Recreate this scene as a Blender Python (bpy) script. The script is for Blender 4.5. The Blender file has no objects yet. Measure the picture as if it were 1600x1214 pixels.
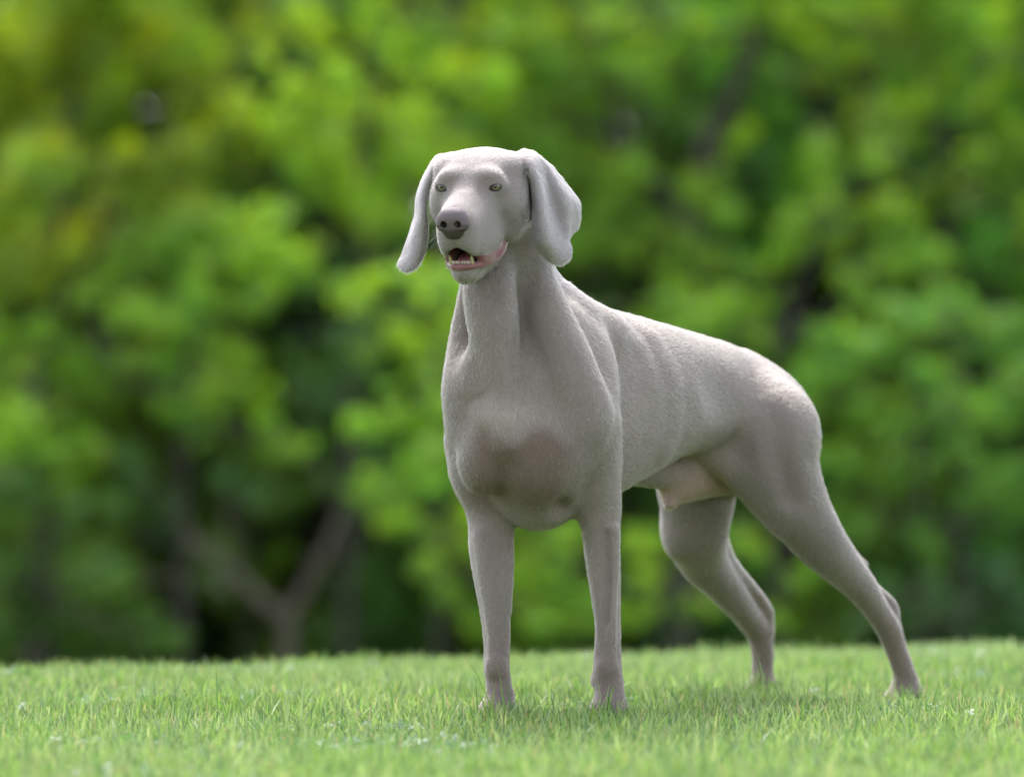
import bpy, math, os, random
import numpy as np
from mathutils import Vector

# ------------------------------------------------------------------ settings
COARSE = float(os.environ.get("DOG_COARSE", "1"))      # 1 = full resolution
ONLY = os.environ.get("DOG_ONLY", "")                   # development switch
scene = bpy.context.scene
rad = math.radians

# ------------------------------------------------------------------ camera
FPX, CAMD, CAMH, HORV = 8889.0, 9.05, 0.5, 647.0        # focal in photo px, distance, height, horizon row
cam_d = bpy.data.cameras.new("camera")
cam = bpy.data.objects.new("camera", cam_d)
scene.collection.objects.link(cam)
cam.location = (0, -CAMD, CAMH)
cam.rotation_euler = (rad(90), 0, 0)
cam_d.sensor_width = 36
cam_d.lens = 200
cam_d.shift_y = (HORV - 607.0) / 1600.0
cam_d.clip_end = 2000
cam_d.dof.use_dof = True
cam_d.dof.focus_distance = 9.0
cam_d.dof.aperture_fstop = 2.7
scene.camera = cam

# ------------------------------------------------------------------ world and sun
SUN_EL, SUN_AZ = 58.0, -12.0      # azimuth measured from +Y (behind the dog) towards +X
w = bpy.data.worlds.new("World")
scene.world = w
w.use_nodes = True
nt = w.node_tree
bg = nt.nodes["Background"]
sky = nt.nodes.new("ShaderNodeTexSky")
sky.sky_type = 'NISHITA'
sky.sun_disc = False
sky.sun_elevation = rad(SUN_EL)
sky.sun_rotation = rad(SUN_AZ)
sky.air_density = 1.0
sky.dust_density = 2.0
sky.ozone_density = 0.5
hsv = nt.nodes.new("ShaderNodeHueSaturation")            # thin bright cloud: the blue is mostly washed out
hsv.inputs["Saturation"].default_value = 0.5
nt.links.new(sky.outputs[0], hsv.inputs["Color"])
nt.links.new(hsv.outputs[0], bg.inputs[0])
bg.inputs[1].default_value = 0.15
sd = bpy.data.lights.new("sun", 'SUN')
sd.energy = 1.2
sd.angle = rad(30)
sd.color = (1.0, 0.97, 0.92)
sun = bpy.data.objects.new("sun", sd)
scene.collection.objects.link(sun)
dv = Vector((math.sin(rad(SUN_AZ)) * math.cos(rad(SUN_EL)), math.cos(rad(SUN_AZ)) * math.cos(rad(SUN_EL)), math.sin(rad(SUN_EL))))
sun.rotation_euler = dv.to_track_quat('Z', 'Y').to_euler()
scene.view_settings.view_transform = 'Standard'
scene.view_settings.look = 'None'
scene.view_settings.exposure = 1.80
scene.view_settings.gamma = 1.0
scene.cycles.max_bounces = 8
scene.cycles.diffuse_bounces = 4
scene.cycles.transmission_bounces = 6
scene.cycles.transparent_max_bounces = 8
scene.cycles.use_denoising = True

# ------------------------------------------------------------------ helpers
def W(u, v, y):
    """photo column, row and depth behind the front feet -> world point"""
    d = CAMD + y
    return np.array([(u - 800.0) * d / FPX, y, CAMH - (v - HORV) * d / FPX])

def mesh_np(name, co, faces, mat=None, parent=None, smooth=True):
    """faces: (n,3) or (n,4) int array"""
    me = bpy.data.meshes.new(name)
    co = np.asarray(co, np.float32)
    faces = np.asarray(faces, np.int32)
    n, k = faces.shape
    me.vertices.add(len(co)); me.vertices.foreach_set("co", co.ravel())
    me.loops.add(n * k); me.loops.foreach_set("vertex_index", faces.ravel())
    me.polygons.add(n)
    me.polygons.foreach_set("loop_start", np.arange(0, n * k, k, dtype=np.int32))
    me.update(calc_edges=True)
    if smooth:
        me.polygons.foreach_set("use_smooth", np.ones(n, bool))
    if mat: me.materials.append(mat)
    ob = bpy.data.objects.new(name, me)
    scene.collection.objects.link(ob)
    if parent: ob.parent = parent
    return ob

def set_color(ob, col, name="tint"):
    a = ob.data.color_attributes.new(name, 'FLOAT_COLOR', 'POINT')
    c = np.ones((len(ob.data.vertices), 4), np.float32)
    c[:, :3] = col
    a.data.foreach_set("color", c.ravel())

def tag(o, label=None, cat=None, group=None, kind=None):
    if label: o["label"] = label
    if cat: o["category"] = cat
    if group: o["group"] = group
    if kind: o["kind"] = kind
    return o

def empty(name, loc=(0, 0, 0)):
    o = bpy.data.objects.new(name, None)
    o.location = loc
    scene.collection.objects.link(o)
    return o

class Mat:
    def __init__(self, name):
        self.m = bpy.data.materials.new(name)
        self.m.use_nodes = True
        self.t = self.m.node_tree
        self.b = self.t.nodes["Principled BSDF"]
        self.out = self.t.nodes["Material Output"]
    def n(self, typ, **kw):
        nd = self.t.nodes.new(typ)
        for k, v in kw.items():
            if k in nd.inputs: nd.inputs[k].default_value = v
            else: setattr(nd, k, v)
        return nd
    def l(self, a, b): self.t.links.new(a, b)
    def set(self, **kw):
        for k, v in kw.items(): self.b.inputs[k.replace('_', ' ')].default_value = v

def smooth01(x, a, b):
    t = np.clip((x - a) / (b - a), 0, 1)
    return t * t * (3 - 2 * t)

# ------------------------------------------------------------------ terrain
def crest(x):            # where the lawn rolls over, in metres behind the front feet
    return 2.25 + 0.62 * np.clip(x, -2.2, 8)
def ground_z(x, y):
    x = np.asarray(x, float); y = np.asarray(y, float)
    z = 0.006 * np.sin(1.7 * x + 0.6) * np.cos(1.3 * y) + 0.004 * np.sin(3.1 * y + 2.2 * x) - 0.006
    z = z + smooth01(y, 1.6, 4.0) * np.clip(x, -3, 3) * 0.008
    t = y - crest(x)
    return z - 1.9 * smooth01(t, -0.2, 11.0) - .10 * smooth01(t, -.1, 1.6)

def grid_axis(lo, hi, near, step):
    a = list(np.arange(-near, near + 1e-6, step))
    x, s = near, step
    while x < hi:
        s *= 1.2; x += s; a.append(x)
    x, s = -near, step
    while x > lo:
        s *= 1.2; x -= s; a.insert(0, x)
    return np.array(a)

# ------------------------------------------------------------------ ground
gx_, gy_ = grid_axis(-400, 400, 8, 0.16), grid_axis(-300, 700, 8, 0.16)
XX, YY = np.meshgrid(gx_, gy_, indexing='ij')
nx_, ny_ = XX.shape
ZZ = ground_z(XX, YY)
ii = np.arange(nx_ * ny_).reshape(nx_, ny_)
gq = np.stack([ii[:-1, :-1], ii[1:, :-1], ii[1:, 1:], ii[:-1, 1:]], -1).reshape(-1, 4)
m = Mat("turf soil")
tc = m.n("ShaderNodeTexCoord"); n1 = m.n("ShaderNodeTexNoise", Scale=1.4, Detail=6.0); n2 = m.n("ShaderNodeTexNoise", Scale=60.0, Detail=4.0)
m.l(tc.outputs["Object"], n1.inputs["Vector"]); m.l(tc.outputs["Object"], n2.inputs["Vector"])
cr = m.n("ShaderNodeValToRGB")
cr.color_ramp.elements[0].color = (.050, .085, .018, 1); cr.color_ramp.elements[1].color = (.10, .16, .035, 1)
ad = m.n("ShaderNodeMath", operation='MULTIPLY_ADD'); ad.inputs[1].default_value = .5
m.l(n1.outputs["Fac"], ad.inputs[0]); m.l(n2.outputs["Fac"], ad.inputs[2])
mm = m.n("ShaderNodeMath", operation='MULTIPLY'); mm.inputs[1].default_value = .66; m.l(ad.outputs[0], mm.inputs[0])
m.l(mm.outputs[0], cr.inputs[0]); m.l(cr.outputs[0], m.b.inputs["Base Color"])
bp = m.n("ShaderNodeBump"); bp.inputs["Strength"].default_value = .8; bp.inputs["Distance"].default_value = .01
m.l(n2.outputs["Fac"], bp.inputs["Height"]); m.l(bp.outputs[0], m.b.inputs["Normal"])
m.set(Roughness=.9)
tag(mesh_np("ground", np.stack([XX, YY, ZZ], -1).reshape(-1, 3), gq, m.m), kind="structure")

# ======================================================================= DOG (implicit surface, meshed with surface nets)
def axis(lo, hi, f0, f1, fine, coarse):
    a = [lo]
    while a[-1] < hi:
        x = a[-1]
        dist = max(f0 - x, x - f1, 0.0)
        a.append(x + min(coarse, fine + dist * 0.12))
    return np.array(a, np.float32)

FINE, CRS = 0.0015 * COARSE, 0.0034 * COARSE
GX = axis(-0.21, 0.80, -0.180, 0.120, FINE, CRS)
GY = axis(-0.34, 1.02, -0.300, -0.010, FINE, CRS)
GZ = axis(-0.04, 0.955, 0.700, 0.930, FINE, CRS)

PSI, PHI = rad(16), rad(15)
HO = W(733.5, 292.5, -0.16)                                  # midpoint between the eyes
HX = np.array([math.cos(PSI), -math.sin(PSI), 0.0])          # the dog's left
HY = np.array([-math.sin(PSI) * math.cos(PHI), -math.cos(PSI) * math.cos(PHI), -math.sin(PHI)])
HZ = np.array([-math.sin(PSI) * math.sin(PHI), -math.cos(PSI) * math.sin(PHI), math.cos(PHI)])
HM = np.stack([HX, HY, HZ])                                  # rows
def Hp(x, y, z): return HO + np.array([x, y, z]) @ HM
I3 = np.eye(3)
TH = rad(36)
BK = np.array([math.sin(TH), math.cos(TH), 0.0]); LT = np.array([math.cos(TH), -math.sin(TH), 0.0]); UP = np.array([0, 0, 1.0])
DM = np.stack([LT, BK, UP])

F = np.full((len(GX), len(GY), len(GZ)), 0.06, np.float32)

def region(lo, hi):
    s = []
    for g, a, b in zip((GX, GY, GZ), lo, hi):
        s.append(slice(max(int(np.searchsorted(g, a)) - 1, 0), min(int(np.searchsorted(g, b)) + 1, len(g))))
    return tuple(s)
def coords(s):
    return GX[s[0]][:, None, None], GY[s[1]][None, :, None], GZ[s[2]][None, None, :]
def apply(s, d, k, op):
    f = F[s]
    if op == 'add':
        h = np.maximum(k - np.abs(f - d), 0) / k
        F[s] = np.minimum(f, d) - h * h * (k * 0.25)
    else:
        d = -d
        h = np.maximum(k - np.abs(f - d), 0) / k
        F[s] = np.maximum(f, d) + h * h * (k * 0.25)

def ell(c, r, M=I3, k=0.02, op='add'):
    """ellipsoid: centre, radii along the rows of M"""
    c = np.asarray(c, float); r = np.asarray(r, float)
    ext = np.sqrt(((M * r[:, None]) ** 2).sum(0)) + k + 0.012
    s = region(c - ext, c + ext)
    X, Y, Z = coords(s)
    X = X - c[0]; Y = Y - c[1]; Z = Z - c[2]
    q = [(X * M[i, 0] + Y * M[i, 1] + Z * M[i, 2]) for i in range(3)]
    k0 = np.sqrt(sum((q[i] / r[i]) ** 2 for i in range(3)))
    k1 = np.sqrt(sum((q[i] / r[i] ** 2) ** 2 for i in range(3))) + 1e-9
    apply(s, (k0 * (k0 - 1.0) / k1).astype(np.float32), k, op)

def hell(x, y, z, r, k=0.012, op='add', tilt=None):
    M = HM
    if tilt is not None:
        ax, ang = tilt
        c_, s_ = math.cos(ang), math.sin(ang)
        R = np.eye(3)
        i, j = [(1, 2), (0, 2), (0, 1)][ax]
        R[i, i] = c_; R[i, j] = s_; R[j, i] = -s_; R[j, j] = c_
        M = R @ HM
    ell(Hp(x, y, z), r, M, k, op)

def catmull(P, n):
    P = np.asarray(P, float)
    Q = np.vstack([2 * P[0] - P[1], P, 2 * P[-1] - P[-2]])
    out = []
    for i in range(1, len(Q) - 2):
        p0, p1, p2, p3 = Q[i - 1], Q[i], Q[i + 1], Q[i + 2]
        for j in range(n):
            t = j / n
            out.append(0.5 * ((2 * p1) + (-p0 + p2) * t + (2 * p0 - 5 * p1 + 4 * p2 - p3) * t * t + (-p0 + 3 * p1 - 3 * p2 + p3) * t ** 3))
    out.append(Q[-2])
    return np.array(out)

def chain(pts, k=0.02, flat=None, op='add', n=7, world=False, fac=1.0):
    """pts: (u, v, y, r) photo-plane rows, or world points; r in metres; flat = (axis, factor)"""
    if world: P = np.array([list(p[0]) + [p[1]] for p in pts])
    else: P = np.array([list(W(p[0], p[1], p[2])) + [p[3]] for p in pts])
    P = catmull(P, n) if len(P) > 2 else P
    lo = (P[:, :3] - P[:, 3:4] * max(1, fac)).min(0) - k - 0.008
    hi = (P[:, :3] + P[:, 3:4] * max(1, fac)).max(0) + k + 0.008
    s = region(lo, hi)
    X, Y, Z = coords(s)
    D = None
    for a, b in zip(P[:-1], P[1:]):
        e = (b - a)[:3]; ra, rb = a[3], b[3]
        L2 = float(e @ e) + 1e-12
        dx, dy, dz = X - a[0], Y - a[1], Z - a[2]
        t = np.clip((dx * e[0] + dy * e[1] + dz * e[2]) / L2, 0, 1).astype(np.float32)
        vx, vy, vz = dx - t * e[0], dy - t * e[1], dz - t * e[2]
        if flat is not None:
            nrm, f = flat
            q = (vx * nrm[0] + vy * nrm[1] + vz * nrm[2]) * (1 / f - 1)
            vx, vy, vz = vx + q * nrm[0], vy + q * nrm[1], vz + q * nrm[2]
        d = np.sqrt(vx * vx + vy * vy + vz * vz) - (ra + (rb - ra) * t)
        D = d if D is None else np.minimum(D, d)
    apply(s, D.astype(np.float32), k, op)

def hchain(pts, k=0.008, op='add', flat=None, n=4):
    if flat is not None: flat = (HM[flat[0]], flat[1])
    chain([(Hp(*p[:3]), p[3]) for p in pts], k=k, op=op, flat=flat, n=n, world=True)

# ---- trunk loft along the spine
C0 = np.array([0.035, 0.06, 0.0])
ST = np.array([  # s, half width, top, bottom
    (-0.17, .010, .560, .540), (-0.12, .060, .610, .455), (-0.06, .088, .645, .385), (0.0, .103, .662, .350),
    (0.08, .112, .672, .340), (0.16, .117, .674, .362), (0.25, .116, .663, .392), (0.35, .108, .648, .424),
    (0.45, .093, .633, .436), (0.55, .083, .615, .442), (0.65, .074, .582, .445), (0.70, .058, .545, .450), (0.74, .040, .515, .450), (0.78, .010, .47, .45)])
def trunk():
    s_ = region((-0.19, -0.13, 0.29), (0.64, 0.84, 0.71))
    X, Y, Z = coords(s_)
    S = (X - C0[0]) * BK[0] + (Y - C0[1]) * BK[1]
    Lq = (X - C0[0]) * LT[0] + (Y - C0[1]) * LT[1]
    # the spine bends a little: the forequarters face the camera more than the loins
    Lq = Lq - 0.05 * np.clip(-S - 0.0, 0, 1) * 1.6
    fine = np.linspace(ST[0, 0], ST[-1, 0], 200)
    tb = catmull(ST, 16)
    cols = [np.interp(S, tb[:, 0], tb[:, i]) for i in (1, 2, 3)]
    wd, zt, zb = cols
    hh = np.maximum((zt - zb) / 2, 0.004); zc = (zt + zb) / 2
    q = (Z - zc) / hh
    wz = wd * (1.0 - 0.16 * q - 0.06 * q * q)               # egg-shaped: wider below the middle
    wz = np.maximum(wz, 0.004)
    r = (np.abs(Lq / wz) ** 2.25 + np.abs(q) ** 2.25 + 1e-9) ** (1 / 2.25)
    d = (r - 1) * np.minimum(wz, hh)
    end = np.maximum(np.maximum(ST[0, 0] - S, S - ST[-1, 0]), -0.02)
    d = np.maximum(d, end)
    apply(s_, np.broadcast_to(d, F[s_].shape).astype(np.float32), 0.03, 'add')
trunk()

def dogp(lat, back, z): return C0 + LT * lat + BK * back + UP * z
# forechest and brisket
ell((0.028, 0.02, 0.50), (0.112, 0.105, 0.150), k=0.05)
ell((0.042, 0.03, 0.420), (0.078, 0.105, 0.103), k=0.04)
# shoulders
ell(dogp(0.072, -0.01, 0.520), (0.048, 0.085, 0.150), DM, k=0.035)
ell(dogp(-0.070, 0.00, 0.515), (0.050, 0.082, 0.150), DM, k=0.035)
# scapula ridge and tricep of the near shoulder
chain([(905, 505, .07, .030), (925, 580, .03, .036), (925, 650, .0, .040), (925, 715, .01, .040)], k=0.03)
# neck
chain([(775, 320, -.04, .060), (789, 390, -.01, .066), (796, 450, .02, .072), (811, 515, .05, .088), (825, 575, .07, .095)], k=0.04)
chain([(826, 400, .01, .022), (842, 446, .05, .030), (886, 494, .09, .038), (935, 528, .13, .042)], k=0.035)
# side straps of the neck, running from behind the ear into the shoulder
chain([(836, 380, -.02, .020), (845, 450, -.028, .028), (866, 520, -.040, .040), (892, 590, -.052, .045), (908, 655, -.045, .042)], k=0.012)
chain([(738, 430, .0, .014), (735, 480, .0, .022), (734, 540, -.005, .034), (732, 610, -.03, .042), (736, 665, -.03, .042)], k=0.012)
# throat column and the hollow at its foot
chain([(768, 410, -.060, .036), (765, 455, -.075, .041), (771, 510, -.083, .040), (779, 560, -.085, .034), (785, 610, -.088, .026), (787, 660, -.095, .020), (788, 690, -.095, .016)], k=0.012)
chain([(829, 430, -.085, .006), (827, 480, -.095, .007), (818, 530, -.110, .008), (806, 580, -.120, .008)], k=0.018, op='sub')
ell(W(826, 560, -0.118), (0.022, 0.016, 0.035), k=0.03, op='sub')
ell(W(773, 452, -0.128), (0.012, 0.012, 0.020), k=0.018, op='sub')
ell(W(748, 582, -0.070), (0.026, 0.018, 0.040), k=0.03)
# pectorals and breastbone
ell(W(754, 714, -0.052), (0.040, 0.045, 0.060), k=0.020)
ell(W(842, 714, -0.062), (0.056, 0.045, 0.064), k=0.035)
ell(W(788, 648, -0.075), (0.048, 0.030, 0.034), k=0.022)
ell(W(793, 694, -0.082), (0.022, 0.018, 0.026), k=0.025)
ell(W(880, 797, -0.045), (0.014, 0.03, 0.018), k=0.02, op='sub')
# point of the shoulder and upper arm of the near foreleg
ell(W(912, 665, -0.048), (0.036, 0.030, 0.055), k=0.045)
ell(W(885, 700, -0.040), (0.03, 0.03, 0.05), k=0.03)

# hollow of the flank, last ribs, point of the hip
ell(dogp(.142, .40, .545), (.040, .075, .060), DM, k=.04, op='sub')
chain([(1014, 535, .205, .003), (1033, 590, .198, .008), (1038, 650, .194, .008), (1030, 700, .185, .008)], k=.035)
chain([(987, 545, .155, .002), (1002, 610, .152, .006), (1004, 680, .152, .005)], k=.035)

# ---- front legs
chain([(737, 690, .065, .043), (745, 740, .055, .043), (760, 785, .05, .0365), (765, 815, .048, .0345), (766, 855, .043, .0335), (770, 905, .036, .0290),
       (774, 960, .028, .0232), (776, 1005, .02, .0205), (776, 1040, .012, .0203), (779, 1065, .008, .0198), (780, 1090, .003, .0215), (778, 1112, -.005, .0235)], k=0.022)
chain([(918, 670, .0, .046), (926, 735, .015, .042), (935, 785, .03, .036), (938, 818, .035, .0315), (941, 855, .038, .0285), (945, 905, .038, .0245),
       (949, 955, .036, .0203), (950, 1000, .032, .0200), (949, 1035, .028, .0222), (951, 1062, .022, .0228), (953, 1090, .016, .0230), (952, 1110, .008, .0240)], k=0.022)
# elbows, forearm muscle, wrist pad
ell(W(772, 800, .085), (0.022, 0.03, 0.035), k=0.02)
ell(W(945, 805, .070), (0.022, 0.03, 0.035), k=0.02)
chain([(788, 815, .04, .010), (790, 880, .035, .009), (786, 950, .03, .007)], k=0.015)
chain([(752, 835, .02, .010), (757, 900, .012, .009), (768, 980, .002, .007), (772, 1040, -.006, .006)], k=0.012)
chain([(926, 845, .05, .010), (932, 900, .05, .009), (938, 960, .045, .006)], k=0.012)
chain([(958, 830, .01, .010), (958, 900, .012, .009), (956, 980, .01, .007), (954, 1040, .006, .006)], k=0.012)
ell(W(793, 1088, .015), (0.010, 0.012, 0.012), k=0.012)
ell(W(776, 1042, -.006), (0.016, 0.014, 0.020), k=0.010)
ell(W(949, 1045, .010), (0.017, 0.014, 0.020), k=0.010)
ell(W(932, 1062, .035), (0.008, 0.012, 0.012), k=0.012)

chain([(781, 835, .006, .004), (784, 890, .004, .004), (782, 960, .002, .003)], k=.012, op='sub')
chain([(948, 835, .004, .003), (951, 900, .010, .0035), (950, 970, .012, .003)], k=.012, op='sub')
def paw(cu, cv, y, hx, hy, size=1.0, k=0.008):
    """four toes, centre pad and claws; (hx, hy) = direction the paw points to"""
    h = np.array([hx, hy, 0.0]); h /= np.linalg.norm(h); l = np.array([-h[1], h[0], 0.0])
    M = np.stack([l, h, UP])
    c = W(cu, cv, y)
    gz = float(ground_z(c[0], c[1]))
    c[2] = gz + 0.024 * size
    ell(c, (0.026 * size, 0.032 * size, 0.022 * size), M, k=0.02)
    for i, (a, b) in enumerate([(-0.021, 0.016), (-0.008, 0.030), (0.008, 0.030), (0.021, 0.016)]):
        p = c + l * a * size + h * b * size; p[2] = gz + 0.016 * size
        q = c + l * a * 0.6 * size; q[2] = gz + 0.030 * size
        chain([(q, 0.010 * size), (p, 0.0115 * size)], k=0.007, world=True)
paw(774, 1130, -0.012, -0.25, -1.0, 1.08)
paw(950, 1125, 0.012, -0.1, -1.0, 1.08)

# ---- hind legs: near (the dog's left)
chain([(1168, 640, .52, .058), (1202, 670, .47, .082), (1212, 725, .455, .072), (1240, 785, .46, .057), (1278, 842, .49, .0445), (1311, 880, .53, .0355),
       (1343, 915, .57, .0275), (1370, 953, .61, .0215), (1389, 984, .64, .0205), (1399, 1012, .66, .0180), (1411, 1045, .675, .0182), (1420, 1078, .69, .0195)], k=0.035)
chain([(1330, 880, .58, .012), (1364, 915, .62, .0080), (1394, 946, .655, .0088), (1396, 975, .66, .0110)], k=0.014)
chain([(1332, 896, .585, .012), (1363, 928, .628, .0085), (1388, 962, .652, .0115)], k=0.010)
chain([(1100, 700, .44, .030), (1140, 722, .43, .030), (1180, 762, .44, .026), (1225, 812, .455, .020)], k=0.03)   # flank fold
ell(W(1226, 676, .55), (0.04, 0.05, 0.06), k=0.04)
# far
chain([(1090, 660, .60, .070), (1092, 730, .60, .068), (1090, 785, .60, .0615), (1087, 830, .62, .055), (1098, 872, .68, .0430),
       (1126, 910, .745, .032), (1158, 950, .81, .0245), (1182, 982, .865, .0225), (1191, 1012, .88, .0198), (1192, 1045, .885, .0180), (1193, 1072, .885, .0180)], k=0.03)
chain([(1118, 838, .69, .020), (1141, 878, .74, .011), (1170, 912, .80, .0088), (1199, 953, .86, .0092), (1198, 985, .875, .0115)], k=0.014)
chain([(1134, 886, .745, .016), (1161, 921, .812, .0095), (1187, 960, .865, .0120)], k=0.010)
ell(W(1075, 740, .58), (0.040, 0.05, 0.06), k=0.04)
ell(W(1058, 838, .60), (0.020, 0.03, 0.035), k=0.025)
paw(1412, 1098, .68, -0.62, -0.85, 1.0)
paw(1190, 1090, .875, -0.55, -0.85, 1.0)
# rump and croup
ell(dogp(0.045, .60, 0.490), (0.052, 0.10, 0.060), DM, k=0.04)
ell(dogp(-0.05, .58, 0.490), (0.050, 0.09, 0.060), DM, k=0.04)
chain([(1150, 592, .55, .044), (1196, 617, .56, .041), (1226, 660, .56, .036)], k=0.03)
chain([(1213, 640, .378, .007), (1216, 700, .370, .010), (1240, 780, .392, .009)], k=0.035, op='sub')
# tail hanging behind the near thigh
chain([(1235, 615, .66, .020), (1252, 680, .66, .016), (1272, 760, .66, .012), (1303, 830, .65, .010), (1334, 870, .65, .009), (1350, 881, .65, .0065)], k=0.012)
# belly, sheath
chain([(1150, 745, .52, .030), (1110, 744, .49, .034), (1074, 755, .45, .030), (1053, 770, .43, .0205), (1046, 784, .42, .0125)], k=0.018)
ell(W(1047, 790, .412), (0.009, 0.009, 0.005), k=0.006)
chain([(1075, 742, .45, .024), (1030, 742, .40, .022), (985, 738, .34, .020)], k=0.025)
ell(W(1140, 752, .56), (0.030, 0.03, 0.026), k=0.012)

# ---- head
hell(0, -.066, -.005, (.068, .080, .047), k=.024)
hell(0, -.088, .004, (.046, .055, .031), k=.02)
for s in (-1, 1): hell(s * .031, -.064, .004, (.035, .050, .033), k=.018)
for s in (-1, 1):
    hell(s * .053, -.050, -.032, (.027, .048, .038), k=.02)
    hell(s * .060, -.092, -.030, (.022, .036, .045), k=.02)            # cheekbone
    hell(s * .043, -.058, -.066, (.024, .042, .036), k=.02)            # jaw muscle
    hell(s * .031, -.005, .016, (.018, .011, .009), k=.020)             # brow
    hell(s * .0425, -.008, .000, (.0165, .0150, .0140), k=.010)        # eye mound
hchain([(0, -.02, -.035, .046), (0, .02, -.042, .042), (0, .055, -.046, .0375), (0, .073, -.046, .0345)], k=.02)
hchain([(0, -.005, -.004, .018), (0, .04, -.017, .017), (0, .085, -.025, .016)], k=.015)   # bridge
hchain([(0, .032, .020, .006), (0, .0, .062, .006)], k=.02, op='sub')
for s in (-1, 1):
    hell(s * .0195, .058, -.072, (.0155, .038, .025), k=.012)          # flews
    hell(s * .014, .083, -.062, (.014, .016, .019), k=.008)
    hell(s * .034, .010, -.075, (.014, .040, .024), k=.015)
    hell(s * .0285, .044, -.082, (.010, .022, .018), k=.010)
    hell(s * .054, -.062, .020, (.018, .030, .017), k=.014)
hell(0, .092, -.032, (.022, .008, .019), k=.006)
# mouth opening
hell(0, .060, -.0935, (.0220, .053, .0205), k=.004, op='sub')
for s in (-1, 1):
    hchain([(s * .051, -.032, -.095, .0018), (s * .050, -.01, -.098, .0035), (s * .047, .02, -.101, .0055), (s * .039, .050, -.104, .006), (s * .026, .08, -.105, .006)], k=.003, op='sub')
# gums and cheeks that close the sides of the mouth
for s in (-1, 1):
    hchain([(s * (.0275 if s > 0 else .0240), .056, -.100, .0070), (s * .0310, .030, -.101, .0085), (s * .0345, .0, -.099, .0090), (s * .036, -.02, -.096, .009)], k=.004)
for s in (-1, 1): hell(.0300 if s > 0 else -.0262, .026, -.098, (.0090, .034, .017), k=.004)
# lower jaw
hchain([(0, -.065, -.098, .030), (0, -.02, -.112, .0285), (0, .02, -.1225, .0215), (0, .045, -.1235, .0190), (0, .064, -.1210, .0170)], k=.008)
hell(0, .058, -.1155, (.0225, .0195, .0125), k=.008)
hell(0, .034, -.104, (.017, .042, .009), k=.004, op='sub')
RIM = [(.0435, -.034, -.095, .0034), (.0420, -.010, -.1040, .0062), (.0360, .022, -.1100, .0074), (.0290, .046, -.1115, .0062), (.0190, .068, -.1095, .0048), (.011, .0765, -.1095, .0050), (0, .079, -.1095, .0050)]
for s in (-1, 1):
    hchain([(s * a * (1 if s > 0 else .93), b, c, r) for a, b, c, r in RIM], k=.004)
# eye openings
for s in (-1, 1):
    hell(s * .0435, .006, -.0005, (.0098, .012, .0047), k=.0020, op='sub', tilt=(1, s * .22))
    hchain([(s * .0335, .0085, -.003, .0012), (s * .0300, .0095, -.0045, .0008)], k=.002, op='sub')

# ---- ears: thin folded flaps, stamped into the same field
def patch(rows, nu, nv):
    rows = np.array([[W(*p) for p in r] for r in rows])
    A = np.array([catmull(r, nu) for r in rows])
    return np.array([catmull(A[:, j], nv) for j in range(A.shape[1])]).transpose(1, 0, 2)
EARL = [  # the dog's left ear (picture right)
    [(806, 243, -.105), (814, 237, -.095), (823, 238, -.075), (831, 241, -.055), (836, 246, -.045)],
    [(817, 262, -.122), (828, 254, -.130), (843, 248, -.100), (856, 259, -.076), (862, 265, -.045)],
    [(828, 290, -.118), (840, 284, -.138), (853, 283, -.098), (872, 286, -.090), (885, 292, -.045)],
    [(833, 320, -.112), (846, 318, -.142), (862, 318, -.096), (884, 315, -.094), (903, 318, -.050)],
    [(832, 345, -.112), (850, 352, -.144), (871, 350, -.096), (887, 342, -.090), (902, 350, -.055)],
    [(833, 372, -.108), (852, 379, -.137), (876, 376, -.102), (885, 373, -.090), (889, 373, -.075)],
    [(843, 392, -.102), (858, 398, -.115), (874, 397, -.110), (885, 394, -.098), (892, 390, -.088)],
    [(856, 405, -.098), (864, 410, -.106), (873, 412, -.106), (883, 408, -.100), (890, 402, -.092)]]
EARR = [  # the dog's right ear (picture left), seen from its front edge
    [(681, 252, -.060), (684, 246, -.075), (690, 244, -.090), (696, 246, -.098)],
    [(666, 272, -.045), (669, 267, -.080), (676, 266, -.100), (682, 272, -.098)],
    [(653, 305, -.035), (656, 300, -.075), (662, 300, -.098), (669, 306, -.094)],
    [(649, 338, -.040), (653, 336, -.075), (660, 338, -.095), (667, 345, -.088)],
    [(640, 368, -.045), (648, 369, -.074), (658, 370, -.086), (667, 369, -.080)],
    [(631, 395, -.052), (641, 400, -.072), (652, 401, -.080), (663, 394, -.076)],
    [(624, 414, -.060), (631, 421, -.070), (643, 421, -.076), (653, 413, -.076)]]
def stamp(rows, thick):
    nu = 24 if COARSE == 1 else 14
    Pts = patch(rows, nu, nu)
    nv_, nu_ = Pts.shape[:2]
    P = Pts.reshape(-1, 3)
    lo, hi = P.min(0) - 0.014, P.max(0) + 0.014
    s = region(lo, hi)
    X, Y, Z = GX[s[0]], GY[s[1]], GZ[s[2]]
    D = np.full((len(X), len(Y), len(Z)), 0.02, np.float32)
    R = 0.0105
    for p in P:
        i0, i1 = np.searchsorted(X, (p[0] - R, p[0] + R)); j0, j1 = np.searchsorted(Y, (p[1] - R, p[1] + R)); k0, k1 = np.searchsorted(Z, (p[2] - R, p[2] + R))
        d = np.sqrt((X[i0:i1, None, None] - p[0]) ** 2 + (Y[None, j0:j1, None] - p[1]) ** 2 + (Z[None, None, k0:k1] - p[2]) ** 2)
        D[i0:i1, j0:j1, k0:k1] = np.minimum(D[i0:i1, j0:j1, k0:k1], d)
    apply(s, D - thick, 0.006, 'add')
stamp(EARL, 0.0025)
stamp(EARR, 0.0025)
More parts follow.
